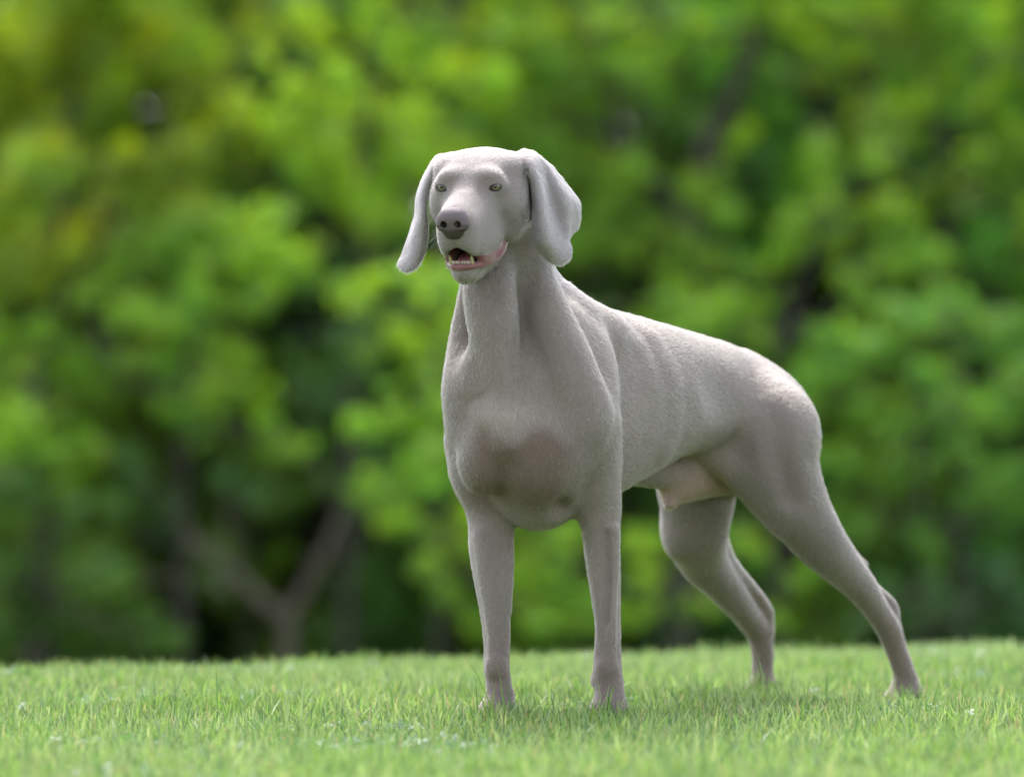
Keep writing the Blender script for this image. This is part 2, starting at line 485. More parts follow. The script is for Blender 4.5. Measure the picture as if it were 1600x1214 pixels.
# shaded gap between the cheek and the rolled front edge of each ear
for yy in (-.132, -.122, -.112, -.102, -.092):
    chain([(824, 268, yy, .0032), (827.5, 292, yy, .0042), (829, 320, yy, .0044), (828, 350, yy, .0034), (829, 372, yy + .01, .0028)], k=.0035, op='sub')
for yy in (-.112, -.102, -.092, -.082):
    chain([(677, 284, yy, .0026), (671.5, 305, yy, .0032), (669.5, 330, yy, .0032), (671, 350, yy, .0026)], k=.0035, op='sub')
# upper wing of each ear joins the skull
chain([(800, 252, -.075, .012), (816, 250, -.080, .011), (829, 248, -.07, .008)], k=0.012)
chain([(706, 256, -.075, .012), (694, 257, -.08, .010), (687, 256, -.075, .008)], k=0.012)

def surface_nets(F, gx, gy, gz):
    S = F < 0
    a = S[:-1, :-1, :-1]
    all_, any_ = a.copy(), a.copy()
    for dx in (0, 1):
        for dy in (0, 1):
            for dz in (0, 1):
                if dx + dy + dz == 0: continue
                b = S[dx:S.shape[0] - 1 + dx, dy:S.shape[1] - 1 + dy, dz:S.shape[2] - 1 + dz]
                all_ &= b; any_ |= b
    act = any_ & ~all_
    idx = np.argwhere(act)
    vid = np.full(act.shape, -1, np.int32)
    vid[act] = np.arange(len(idx), dtype=np.int32)
    corner = np.zeros((len(idx), 8), np.float32)
    cpos = np.zeros((len(idx), 8, 3), np.float32)
    for c in range(8):
        o = (c & 1, (c >> 1) & 1, (c >> 2) & 1)
        i, j, k = idx[:, 0] + o[0], idx[:, 1] + o[1], idx[:, 2] + o[2]
        corner[:, c] = F[i, j, k]
        cpos[:, c, 0] = gx[i]; cpos[:, c, 1] = gy[j]; cpos[:, c, 2] = gz[k]
    acc = np.zeros((len(idx), 3)); cnt = np.zeros(len(idx))
    for c in range(8):
        for bit in (1, 2, 4):
            if c & bit: continue
            e = c | bit
            fa, fb = corner[:, c], corner[:, e]
            m = (fa < 0) != (fb < 0)
            t = np.where(m, fa / np.where(m, fa - fb, 1), 0)[:, None]
            acc += np.where(m[:, None], cpos[:, c] + (cpos[:, e] - cpos[:, c]) * t, 0); cnt += m
    V = acc / cnt[:, None]
    quads = []
    for ax in range(3):
        A = np.moveaxis(S, ax, 0)
        lo, hi = A[:-1], A[1:]
        e = np.argwhere(lo != hi)
        inside_lo = lo[tuple(e.T)]
        e2 = np.empty_like(e); o1, o2 = [(1, 2), (0, 2), (0, 1)][ax]
        e2[:, ax] = e[:, 0]; e2[:, o1] = e[:, 1]; e2[:, o2] = e[:, 2]
        ok = (e2[:, o1] > 0) & (e2[:, o2] > 0) & (e2[:, o1] < vid.shape[o1]) & (e2[:, o2] < vid.shape[o2])
        e2, inside_lo = e2[ok], inside_lo[ok]
        def g(d1, d2):
            q = e2.copy(); q[:, o1] -= d1; q[:, o2] -= d2
            return vid[q[:, 0], q[:, 1], q[:, 2]]
        Q = np.stack([g(1, 1), g(0, 1), g(0, 0), g(1, 0)], 1)
        flip = inside_lo if ax != 1 else ~inside_lo
        Q[~flip] = Q[~flip][:, ::-1]
        quads.append(Q)
    Q = np.vstack(quads)
    return V, Q[(Q >= 0).all(1)]

def relax(V, Q, it, lam):
    E = np.vstack([Q[:, [0, 1]], Q[:, [1, 2]], Q[:, [2, 3]], Q[:, [3, 0]]])
    n = len(V); cnt = np.bincount(E.ravel(), minlength=n)[:, None]
    for l in [lam, -lam * 1.03] * it:
        acc = np.stack([np.bincount(E[:, 0], V[E[:, 1], i], n) + np.bincount(E[:, 1], V[E[:, 0], i], n) for i in range(3)], 1)
        V = V + l * (acc / np.maximum(cnt, 1) - V)
    return V

DV, DQ = surface_nets(F, GX, GY, GZ)
DV = relax(DV, DQ, 3, 0.5)
del F
def vnormals(V, Q):
    n = np.cross(V[Q[:, 2]] - V[Q[:, 0]], V[Q[:, 3]] - V[Q[:, 1]])
    N = np.zeros_like(V)
    for j in range(4):
        for i in range(3): N[:, i] += np.bincount(Q[:, j], n[:, i], len(V))
    return N / np.maximum(np.linalg.norm(N, axis=1, keepdims=True), 1e-12)
DN = vnormals(DV, DQ)
def wob(P, sc, seed):
    r = np.random.RandomState(seed); out = 0
    for i in range(9):
        k = r.normal(size=3); k /= np.linalg.norm(k)
        out = out + np.sin((P @ k) * sc * (.5 + 1.1 * r.rand()) + r.rand() * 6.28 + 1.5 * np.sin((P @ np.roll(k, 1)) * sc * .6))
    return out / 9
L_ = (DV - HO) @ HM.T
earw = smooth01(DV[:, 2], .74, .77) * smooth01(np.abs(L_[:, 0]), .072, .085)
calm = smooth01(DV[:, 2], .70, .76)
DV = DV + DN * (wob(DV, 75, 61) * .0011 * (1 - calm) + wob(DV, 190, 62) * .0005 * (1 - calm * .6) + (wob(DV, 170, 63) * .0011 + wob(DV, 430, 64) * .0005) * earw)[:, None]
DN = vnormals(DV, DQ)

# colour of the coat and skin (linear albedo)
def hl(V): return (V - HO) @ HM.T
def noise3(P, scale, seed, n=6):
    r = np.random.RandomState(seed); out = 0
    for i in range(n):
        k = r.normal(size=3); k /= np.linalg.norm(k)
        out = out + np.sin((P @ k) * scale * (0.6 + r.rand()) + r.rand() * 6.28)
    return out / n
def segdist(P, pts):
    D = np.full(len(P), 9.0)
    pts = np.asarray(pts, float)
    for a, b in zip(pts[:-1], pts[1:]):
        e = b - a
        t = np.clip((P - a) @ e / (e @ e), 0, 1)
        D = np.minimum(D, np.linalg.norm(P - a - t[:, None] * e, axis=1))
    return D
def mixc(c, col, m): return c * (1 - m[:, None]) + np.array(col) * m[:, None]
def coat_color(V):
    L = hl(V)
    z, xh = V[:, 2], L[:, 0]
    c = np.tile(np.array([0.220, 0.178, 0.152]), (len(V), 1))
    c *= (1 + 0.20 * wob(V, 16, 1) + 0.10 * wob(V, 60, 2))[:, None]
    head = smooth01(z, 0.68, 0.74)
    c = mixc(c, (.250, .206, .192), head * 0.8)                          # paler, pinker face
    earm = head * smooth01(np.abs(xh), .070, .085)
    c = mixc(c, (.330, .284, .280), earm)
    qx = np.abs(V[:, 0] - 0.012 - .1 * (V[:, 2] - .42)) / .088
    zt_ = .468 - .012 * np.cos((V[:, 0] - 0.0) * 70)
    Ls = np.stack([np.abs(L[:, 0]), L[:, 1], L[:, 2]], 1)
    inner = np.exp(-(np.linalg.norm((Ls - [.024, .012, .009]) / [1, 2, 1.1], axis=1) / .012) ** 2)
    c = mixc(c, (.22, .155, .125), inner * .6)
    brown = (1 - smooth01(qx, .62, 1.20)) * (1 - smooth01(z, zt_ - .016, zt_ + .014)) * smooth01(z, .325, .375) * (V[:, 1] < .08)
    c = mixc(c, (.135, .090, .062), brown * 0.85)                        # thin brown coat of the lower chest
    blaze = np.exp(-(((V[:, 0] + 0.008) / 0.05) ** 2 + ((z - 0.498) / 0.026) ** 2)) * (V[:, 1] < .02)
    c = mixc(c, (.40, .315, .28), blaze * 0.65)
    sh = np.exp(-(segdist(V, [W(1120, 745, .47), W(1045, 775, .43)]) / .046) ** 4)
    c = mixc(c, (.40, .26, .205), sh * 0.8)
    fl = np.exp(-(segdist(V, [W(1040, 722, .40), W(1085, 706, .42), W(1130, 725, .42)]) / .028) ** 2)
    c = mixc(c, (.44, .33, .29), fl * .5)
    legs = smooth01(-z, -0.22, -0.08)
    c = mixc(c, (.165, .122, .098), legs * .75)  # browner leg coat, deepened to stand in for shade on the far hind leg
    return c
def skin_mask(V):
    L = hl(V); A = np.abs(L[:, 0])
    M = np.stack([A, L[:, 1], L[:, 2]], 1)
    lip = np.zeros(len(V))
    for a, b in zip(RIM[:-1], RIM[1:]):
        lip = np.maximum(lip, 1 - smooth01(segdist(M, [a[:3], b[:3]]) - (a[3] + b[3]) / 2, .0004, .0022))
    lip = lip * (1 - smooth01(-L[:, 2], .1135, .1180))
    inside = ((np.abs(L[:, 0]) / .0235) ** 2 + ((L[:, 1] - .055) / .050) ** 2 + ((L[:, 2] + .098) / .019) ** 2) < 1.0
    inside &= (L[:, 1] < .072) & (L[:, 2] > -.112)
    gum = segdist(M, [(.0265, .056, -.101), (.0310, .030, -.101), (.0345, 0, -.099), (.036, -.02, -.096)])
    lip = np.maximum(lip, 1 - smooth01(gum, .0095, .0110))
    eye = 1 - smooth01(np.linalg.norm((M - np.array([.0435, .004, -.0005])) / np.array([1.12, 1.4, .72]), axis=1), .0086, .0098)
    return lip, inside.astype(float), eye

dog = tag(empty("dog", (0.30, 0.45, 0.0)), "silver grey hunting dog with long pale ears and open mouth standing on the lawn", "dog")
bpy.context.view_layer.update()
def to_dog(o):
    o.parent = dog
    o.matrix_parent_inverse = dog.matrix_world.inverted()
    return o
dog.matrix_world = dog.matrix_basis

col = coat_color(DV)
lip, inside, eyem = skin_mask(DV)
skincol = col.copy()
vein = .5 + .5 * noise3(DV, 420, 44)
skincol = mixc(skincol, (.27, .105, .110), lip)
skincol = mixc(skincol, (.13, .055, .050), lip * vein * .7)
cd_ = np.linalg.norm(np.stack([np.abs(hl(DV)[:, 0]) - .0445, hl(DV)[:, 1] + .034, hl(DV)[:, 2] + .094], 1), axis=1)
skincol = mixc(skincol, (.075, .055, .045), (1 - smooth01(cd_, .004, .011)) * lip)
skincol = mixc(skincol, (.20, .055, .055), inside)
skincol = mixc(skincol, (.045, .030, .027), eyem)
_L = hl(DV); _M = np.stack([np.abs(_L[:, 0]), _L[:, 1], _L[:, 2]], 1)
flew = (1 - smooth01(segdist(_M, [(0, .100, -.0745), (.018, .091, -.0845), (.030, .062, -.0985), (.038, .020, -.1015), (.0445, -.03, -.096)]), .0015, .0040))
skincol = mixc(skincol, (.13, .095, .085), flew * .8 * (1 - lip))
bare = np.clip(lip + inside + eyem + flew * .75, 0, 1)

m = Mat("short grey coat")
at = m.n("ShaderNodeAttribute", attribute_name="tint")
ab = m.n("ShaderNodeAttribute", attribute_name="bare")
tc = m.n("ShaderNodeTexCoord")
nz = m.n("ShaderNodeTexNoise", Scale=260.0, Detail=3.0)
m.l(tc.outputs["Object"], nz.inputs["Vector"])
mr = m.n("ShaderNodeMapRange"); mr.inputs[3].default_value = 0.92; mr.inputs[4].default_value = 1.08
m.l(nz.outputs["Fac"], mr.inputs[0])
mx = m.n("ShaderNodeVectorMath", operation='SCALE')
m.l(at.outputs["Color"], mx.inputs[0]); m.l(mr.outputs[0], mx.inputs["Scale"])
m.l(mx.outputs[0], m.b.inputs["Base Color"])
r2 = m.n("ShaderNodeMapRange"); r2.inputs[3].default_value = 0.75; r2.inputs[4].default_value = 0.28
m.l(ab.outputs["Fac"], r2.inputs[0]); m.l(r2.outputs[0], m.b.inputs["Roughness"])
bp = m.n("ShaderNodeBump"); bp.inputs["Strength"].default_value = 0.25; bp.inputs["Distance"].default_value = 0.001
m.l(nz.outputs["Fac"], bp.inputs["Height"]); m.l(bp.outputs[0], m.b.inputs["Normal"])
m.set(Sheen_Weight=0.35, Sheen_Roughness=0.4, Specular_IOR_Level=0.3)
M_coat = m.m

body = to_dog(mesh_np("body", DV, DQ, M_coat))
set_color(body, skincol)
a_ = body.data.attributes.new("bare", 'FLOAT', 'POINT'); a_.data.foreach_set("value", bare.astype(np.float32))

def simple(name, col, rough=0.5, sss=0.0, coat=0.0, spec=0.5):
    m = Mat(name); m.set(Base_Color=(*col, 1), Roughness=rough, Specular_IOR_Level=spec, Coat_Weight=coat, Coat_Roughness=0.05)
    if sss: m.set(Subsurface_Weight=sss, Subsurface_Scale=0.004)
    return m

# local implicit builder for the small parts, same machinery on a small grid in head space
def mini(name, lo, hi, step, build, mat, rx=2):
    global F, GX, GY, GZ
    GX, GY, GZ = [np.arange(a, b, step, dtype=np.float32) for a, b in zip(lo, hi)]
    F = np.full((len(GX), len(GY), len(GZ)), 0.05, np.float32)
    build()
    V, Q = surface_nets(F, GX, GY, GZ)
    V = relax(V, Q, rx, 0.5)
    return V, Q

# nose pad
def LM(r, x, y, z, k=0.003, op='add', M=I3): ell((x, y, z), r, M, k, op)
def rotx(a):
    c_, s_ = math.cos(a), math.sin(a)
    return np.array([[1, 0, 0], [0, c_, s_], [0, -s_, c_]])
def rotz(a):
    c_, s_ = math.cos(a), math.sin(a)
    return np.array([[c_, s_, 0], [-s_, c_, 0], [0, 0, 1.0]])
def b_nose():
    LM((.0245, .0150, .0140), 0, 0.1040, -.0265, .006)
    LM((.0205, .0150, .0110), 0, 0.1000, -.0205, .006)
    for s in (-1, 1):
        LM((.0110, .0120, .0125), s * .0160, 0.1035, -.0340, .005)          # wings
    LM((.0165, .0110, .0150), 0, 0.1050, -.0400, .005)
    LM((.0160, .0090, .0095), 0, 0.1015, -.0510, .006)
    for s in (-1, 1):
        LM((.0050, .0110, .0057), s * .0115, 0.1180, -.0335, .002, 'sub', rotz(-s * .35))   # nostril
        chain([(np.array([s * .0130, 0.1175, -.0370]), .0017), (np.array([s * .0225, 0.1115, -.0385]), .0010)], k=.002, op='sub', world=True)  # side slit
    chain([(np.array([0, 0.1200, -.038]), .0006), (np.array([0, 0.1125, -.056]), .0010)], k=.0015, op='sub', world=True)
V, Q = mini("nose", (-.034, .07, -.062), (.034, .132, .0), .0008, b_nose, None)
m = Mat("nose leather")
A = m.n("ShaderNodeAttribute", attribute_name="tint"); m.l(A.outputs["Color"], m.b.inputs["Base Color"])
tc = m.n("ShaderNodeTexCoord"); vo = m.n("ShaderNodeTexVoronoi", Scale=700.0); m.l(tc.outputs["Object"], vo.inputs["Vector"])
bp = m.n("ShaderNodeBump"); bp.inputs["Strength"].default_value = 0.7; bp.inputs["Distance"].default_value = 0.0008
m.l(vo.outputs["Distance"], bp.inputs["Height"]); m.l(bp.outputs[0], m.b.inputs["Normal"])
m.set(Roughness=0.55, Specular_IOR_Level=0.4)
nose = to_dog(mesh_np("nose", HO + V @ HM, Q, m.m))
nd = np.minimum(np.linalg.norm((V - [.0115, .114, -.0335]) / [.0058, .0080, .0063], axis=1), np.linalg.norm((V - [-.0115, .114, -.0335]) / [.0058, .0080, .0063], axis=1))
nc = mixc(np.tile(np.array([.150, .112, .118]), (len(V), 1)), (.062, .042, .036), smooth01(-V[:, 2], .034, .046))
nc = mixc(nc, (.012, .009, .010), 1 - smooth01(nd, .75, 1.1))
set_color(nose, nc)

# eyes
def uv_sphere(c, r, axis_, nu=40, nv=28):
    axis_ = axis_ / np.linalg.norm(axis_)
    t = np.cross(axis_, [0, 0, 1.0]); t /= np.linalg.norm(t); b = np.cross(t, axis_)
    th = np.linspace(0, math.pi, nv); ph = np.linspace(0, 2 * math.pi, nu, endpoint=False)
    V = np.array([c + r * (axis_ * math.cos(a) + (t * math.cos(p) + b * math.sin(p)) * math.sin(a)) for a in th for p in ph])
    Q = [[i * nu + j, i * nu + (j + 1) % nu, (i + 1) * nu + (j + 1) % nu, (i + 1) * nu + j] for i in range(nv - 1) for j in range(nu)]
    ang = np.repeat(th, nu)
    return V, np.array(Q)[:, ::-1], ang
m = Mat("eye"); A = m.n("ShaderNodeAttribute", attribute_name="tint"); m.l(A.outputs["Color"], m.b.inputs["Base Color"])
m.set(Roughness=0.25, Coat_Weight=1.0, Coat_Roughness=0.02, Coat_IOR=1.4)
M_eye = m.m
gaze = np.array([-0.24, -1.0, 0.0])
for s in (-1, 1):
    V, Q, ang = uv_sphere(Hp(s * .0432, -.0034, 0), .0106, gaze, 64, 60)
    e = to_dog(mesh_np("eye", V, Q, M_eye))
    c = np.tile(np.array([.10, .075, .065]), (len(V), 1))
    c = mixc(c, (.035, .028, .022), 1 - smooth01(ang, .66, .72))        # limbal ring
    c = mixc(c, (.20, .155, .105), 1 - smooth01(ang, .56, .64))
    c = mixc(c, (.14, .095, .055), 1 - smooth01(ang, .30, .45))
    c = mixc(c, (.006, .006, .007), 1 - smooth01(ang, .31, .35))
    set_color(e, c)

# teeth, tongue
M_tooth = simple("tooth enamel", (.48, .40, .33), .3, .2).m
M_canine = simple("old tooth enamel", (.40, .345, .19), .3, .2).m
M_tongue = simple("tongue", (.46, .17, .19), .35, .3).m
def cone_tooth(base, tip, r0, flat=1.0, name="tooth", blunt=False):
    base, tip = np.array(base, float), np.array(tip, float)
    ax = tip - base; L = np.linalg.norm(ax); ax /= L
    t = np.cross(ax, [0, 1.0, 0.1]); t /= np.linalg.norm(t); b = np.cross(ax, t)
    V, nu = [], 14
    prof = [(0, 1.0), (.25, .98), (.5, .82), (.72, .60), (.88, .36), (.97, .15), (1.0, .02)]
    if blunt: prof = [(0, .8), (.3, .95), (.6, 1.0), (.8, .92), (.92, .7), (1.0, .3), (1.01, .02)]
    for h, rr in prof:
        bend = b * (0.06 * L * math.sin(h * 2))
        for j in range(nu):
            p = 2 * math.pi * j / nu
            V.append(base + ax * L * h + bend + r0 * rr * (t * math.cos(p) + b * math.sin(p) * flat))
    Q = [[i * nu + j, i * nu + (j + 1) % nu, (i + 1) * nu + (j + 1) % nu, (i + 1) * nu + j] for i in range(len(prof) - 1) for j in range(nu)]
    return to_dog(mesh_np(name, HO + np.array(V) @ HM, np.array(Q), M_tooth))
for s in (-1, 1):
    t_ = cone_tooth((s * .0165, .071, -.107), (s * .0180, .0780, -.0910), .0033, name="canine_tooth"); t_.data.materials[0] = M_canine
for i, x in enumerate([-.0112, -.0068, -.0023, .0023, .0068, .0112]):
    jx = [.0004, -.0003, .0005, -.0004, .0003, -.0005][i]; cone_tooth((x + jx, .0765 - 12 * x * x, -.1070), (x * 1.05 - jx * 2, .0790 - 12 * x * x, -.0990 - abs(jx) * 3), .0022 + .0008 * (i in (0, 5)), .7, blunt=True)
def b_tongue():
    chain([(np.array([0, -.01, -.102]), .015), (np.array([0, .03, -.104]), .0145), (np.array([0, .052, -.1055]), .0125), (np.array([0, .061, -.1065]), .010)], k=.004, flat=(np.array([0, 0, 1.0]), .55), world=True)
    chain([(np.array([0, .0, -.0940]), .0008), (np.array([0, .066, -.1000]), .0008)], k=.006, op='sub', world=True)
V, Q = mini("tongue", (-.02, -.03, -.125), (.02, .08, -.085), .0012, b_tongue, None)
tongue = to_dog(mesh_np("tongue", HO + V @ HM, Q, M_tongue))

# ---- the short coat: fine hairs lying along the body
def make_coat(n_hairs):
    A, B, C_, D_ = (DV[DQ[:, i]] for i in range(4))
    area = 0.5 * np.linalg.norm(np.cross(C_ - A, D_ - B), axis=1)
    L4 = hl(DV)
    zf = DV[DQ[:, 0], 2]
    dens = 1.0 + 1.6 * smooth01(zf, .66, .74)
    dens *= (1 - bare[DQ].max(1)) * (zf > 0.004)
    ci = np.cumsum(area * dens); ci /= ci[-1]
    rs = np.random.RandomState(7)
    f = np.searchsorted(ci, rs.rand(n_hairs)); f = np.minimum(f, len(DQ) - 1)
    u, v = rs.rand(n_hairs, 1), rs.rand(n_hairs, 1)
    q = DQ[f]
    P = (DV[q[:, 0]] * (1 - u) + DV[q[:, 1]] * u) * (1 - v) + (DV[q[:, 3]] * (1 - u) + DV[q[:, 2]] * u) * v
    N = DN[q[:, 0]] * ((1 - u) * (1 - v)) + DN[q[:, 1]] * (u * (1 - v)) + DN[q[:, 2]] * (u * v) + DN[q[:, 3]] * ((1 - u) * v)
    N /= np.linalg.norm(N, axis=1, keepdims=True)
    L = hl(P); z = P[:, 2]
    S = (P[:, 0] - C0[0]) * BK[0] + (P[:, 1] - C0[1]) * BK[1]
    ref = BK * 0.9 - UP * 0.45
    G = np.tile(ref, (n_hairs, 1))
    front = 1 - smooth01(S, -.10, .06)
    G = G * (1 - front[:, None]) + (-UP) * front[:, None]
    rearleg = smooth01(S, .42, .62) * smooth01(-z, -.55, -.45)
    G = G * (1 - rearleg[:, None]) + (-UP + BK * .25) * rearleg[:, None]
    leg = smooth01(-z, -.36, -.30)
    G = G * (1 - leg[:, None]) + (-UP) * leg[:, None]
    neck = smooth01(z, .56, .64) * (S < .2)
    G = G * (1 - neck[:, None]) + (-UP * .9 + BK * .35) * neck[:, None]
    hd = smooth01(z, .735, .76) * ((L[:, 1] > -.12))
    face = -HY * 1.0 + HX * np.clip(L[:, :1] * 14, -.8, .8) + HZ * .25
    G = G * (1 - hd[:, None]) + face * hd[:, None]
    chin = hd * smooth01(-L[:, 2], .07, .09)
    G = G * (1 - chin[:, None]) + (-HY - HZ * .4) * chin[:, None]
    ear = hd * smooth01(np.abs(L[:, 0]), .068, .078)
    G = G * (1 - ear[:, None]) + (-UP) * ear[:, None]
    # soft swirls and clumps
    sw = np.stack([noise3(P, 38, 11), noise3(P, 38, 12), noise3(P, 38, 13)], 1)
    cl = np.stack([noise3(P, 420, 21), noise3(P, 420, 22), noise3(P, 420, 23)], 1)
    G = G + sw * .50 + cl * (.42 - .22 * hd)[:, None] + rs.normal(size=(n_hairs, 3)) * .22
    G -= (G * N).sum(1, keepdims=True) * N
    G /= np.maximum(np.linalg.norm(G, axis=1, keepdims=True), 1e-6)
    ln = np.full(n_hairs, .0052)
    ln = ln * (1 - .25 * leg) * (1 - .42 * hd) * (1 - .20 * ear)
    muz = hd * smooth01(L[:, 1], .0, .05)
    ln = ln * (1 - .35 * muz)
    ln = ln * (.65 + .6 * rs.rand(n_hairs))
    guard = rs.rand(n_hairs) < .05 * (1 - .85 * hd)
    ln = np.where(guard, ln * 1.75, ln)
    lift = (.20 + .16 * rs.rand(n_hairs))[:, None]
    p0 = P - N * .0004
    p1 = P + G * (ln * .5)[:, None] + N * (ln[:, None] * lift * .62)
    p2 = P + G * (ln * .98)[:, None] + N * (ln[:, None] * lift * .85)
    pos = np.stack([p0, p1, p2], 1).reshape(-1, 3).astype(np.float32)
    rd = (np.array([.00019, .00015, .00004])[None] * np.where(guard, 1.35, 1.0)[:, None]).astype(np.float32).ravel()
    hc = bpy.data.hair_curves.new("coat")
    hc.add_curves([3] * n_hairs)
    hc.position_data.foreach_set("vector", pos.ravel())
    at = hc.attributes.new("radius", 'FLOAT', 'POINT'); at.data.foreach_set("value", rd)
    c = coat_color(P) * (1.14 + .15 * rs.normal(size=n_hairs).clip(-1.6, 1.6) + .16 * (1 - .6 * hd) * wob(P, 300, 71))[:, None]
    c = c * np.where(guard, np.where(rs.rand(n_hairs) < .7, 1.45, .6), 1.0)[:, None]
    cc = np.ones((n_hairs, 4), np.float32); cc[:, :3] = np.clip(c, .02, .9)
    at = hc.attributes.new("tint", 'FLOAT_COLOR', 'CURVE'); at.data.foreach_set("color", cc.ravel())
    m = Mat("coat hair")
    A_ = m.n("ShaderNodeAttribute", attribute_name="tint")
    h_ = m.n("ShaderNodeBsdfHairPrincipled")
    h_.parametrization = 'COLOR'
    h_.inputs["Roughness"].default_value = .55
    h_.inputs["Radial Roughness"].default_value = .7
    if "Random Roughness" in h_.inputs: h_.inputs["Random Roughness"].default_value = .2
    m.l(A_.outputs["Color"], h_.inputs["Color"])
    d = m.n("ShaderNodeBsdfDiffuse"); m.l(A_.outputs["Color"], d.inputs["Color"])
    m1 = m.n("ShaderNodeMixShader"); m1.inputs[0].default_value = .72; m.l(d.outputs[0], m1.inputs[1]); m.l(h_.outputs[0], m1.inputs[2])
    m.l(m1.outputs[0], m.out.inputs["Surface"])
    hc.materials.append(m.m)
    o = bpy.data.objects.new("coat", hc); scene.collection.objects.link(o)
    o.parent = body
    return o
def make_whiskers():
    rs = np.random.RandomState(4); V, Q = [], []
    roots = []
    for s_ in (-1, 1):
        for r_ in range(3):
            for c_ in range(5):
                roots.append((s_ * (.026 + .002 * c_), .082 - .012 * c_, -.058 - .010 * r_, s_, 1))
        for c_ in range(3): roots.append((s_ * (.006 + .005 * c_), .070 - .006 * c_, -.132, s_, 0))
        roots.append((s_ * .034, .008, .033, s_, 2)); roots.append((s_ * .030, .009, .034, s_, 2))
    co = [np.array(p) for p in hl(DV)]
    H_ = hl(DV); near = H_[(H_[:, 1] > -.02) & (np.abs(H_[:, 0]) < .06)]
    for x, y, z, s_, kind in roots:
        p = near[np.argmin(((near - [x, y, z]) ** 2).sum(1))]
        d = np.array([s_ * .9, .35, -.35]) if kind == 1 else (np.array([s_ * .25, .3, -1.0]) if kind == 0 else np.array([s_ * .5, .8, .5]))
        d = d + rs.normal(size=3) * .18; d /= np.linalg.norm(d)
        L_w = rs.uniform(.016, .030) if kind == 1 else rs.uniform(.008, .016)
        sag = np.array([0, -.25, -.35]) * L_w
        base = len(V)
        for i in range(6):
            t = i / 5; c0 = p + d * L_w * t + sag * t * t; r0 = .00013 * (1 - .8 * t)
            for j in range(4):
                a = j * math.pi / 2
                V.append(c0 + np.array([0, math.cos(a), math.sin(a)]) * r0)
        for i in range(5):
            for j in range(4):
                Q.append([base + i * 4 + j, base + i * 4 + (j + 1) % 4, base + (i + 1) * 4 + (j + 1) % 4, base + (i + 1) * 4 + j])
    n = len(V) // 24
    P = np.array(V).reshape(n, 6, 4, 3).mean(2)
    hc = bpy.data.hair_curves.new("muzzle_hair"); hc.add_curves([6] * n)
    hc.position_data.foreach_set("vector", (HO + P.reshape(-1, 3) @ HM).astype(np.float32).ravel())
    at_ = hc.attributes.new("radius", 'FLOAT', 'POINT'); at_.data.foreach_set("value", np.tile(np.linspace(.00014, .00003, 6), n).astype(np.float32))
    hc.materials.append(simple("whisker", (.42, .38, .34), .4).m)
    o = bpy.data.objects.new("muzzle_hair", hc); scene.collection.objects.link(o)
    o.parent = body
    return o
make_whiskers()
coat = make_coat(620000 if COARSE == 1 else 150000)


# ======================================================================= GRASS
def leaf_material(name, transl=.42, gloss=.06, rough=.38):
    m = Mat(name)
    A_ = m.n("ShaderNodeAttribute", attribute_name="tint")
    d = m.n("ShaderNodeBsdfDiffuse"); t = m.n("ShaderNodeBsdfTranslucent"); g = m.n("ShaderNodeBsdfGlossy"); g.inputs["Roughness"].default_value = rough
    m.l(A_.outputs["Color"], d.inputs["Color"])
    hs = m.n("ShaderNodeHueSaturation"); hs.inputs["Hue"].default_value = .485; hs.inputs["Saturation"].default_value = 1.1; hs.inputs["Value"].default_value = 1.5
    m.l(A_.outputs["Color"], hs.inputs["Color"]); m.l(hs.outputs[0], t.inputs["Color"])
    m1 = m.n("ShaderNodeMixShader"); m1.inputs[0].default_value = transl; m.l(d.outputs[0], m1.inputs[1]); m.l(t.outputs[0], m1.inputs[2])
    m2 = m.n("ShaderNodeMixShader"); m2.inputs[0].default_value = gloss; m.l(m1.outputs[0], m2.inputs[1]); m.l(g.outputs[0], m2.inputs[2])
    m.l(m2.outputs[0], m.out.inputs["Surface"])
    return m.m

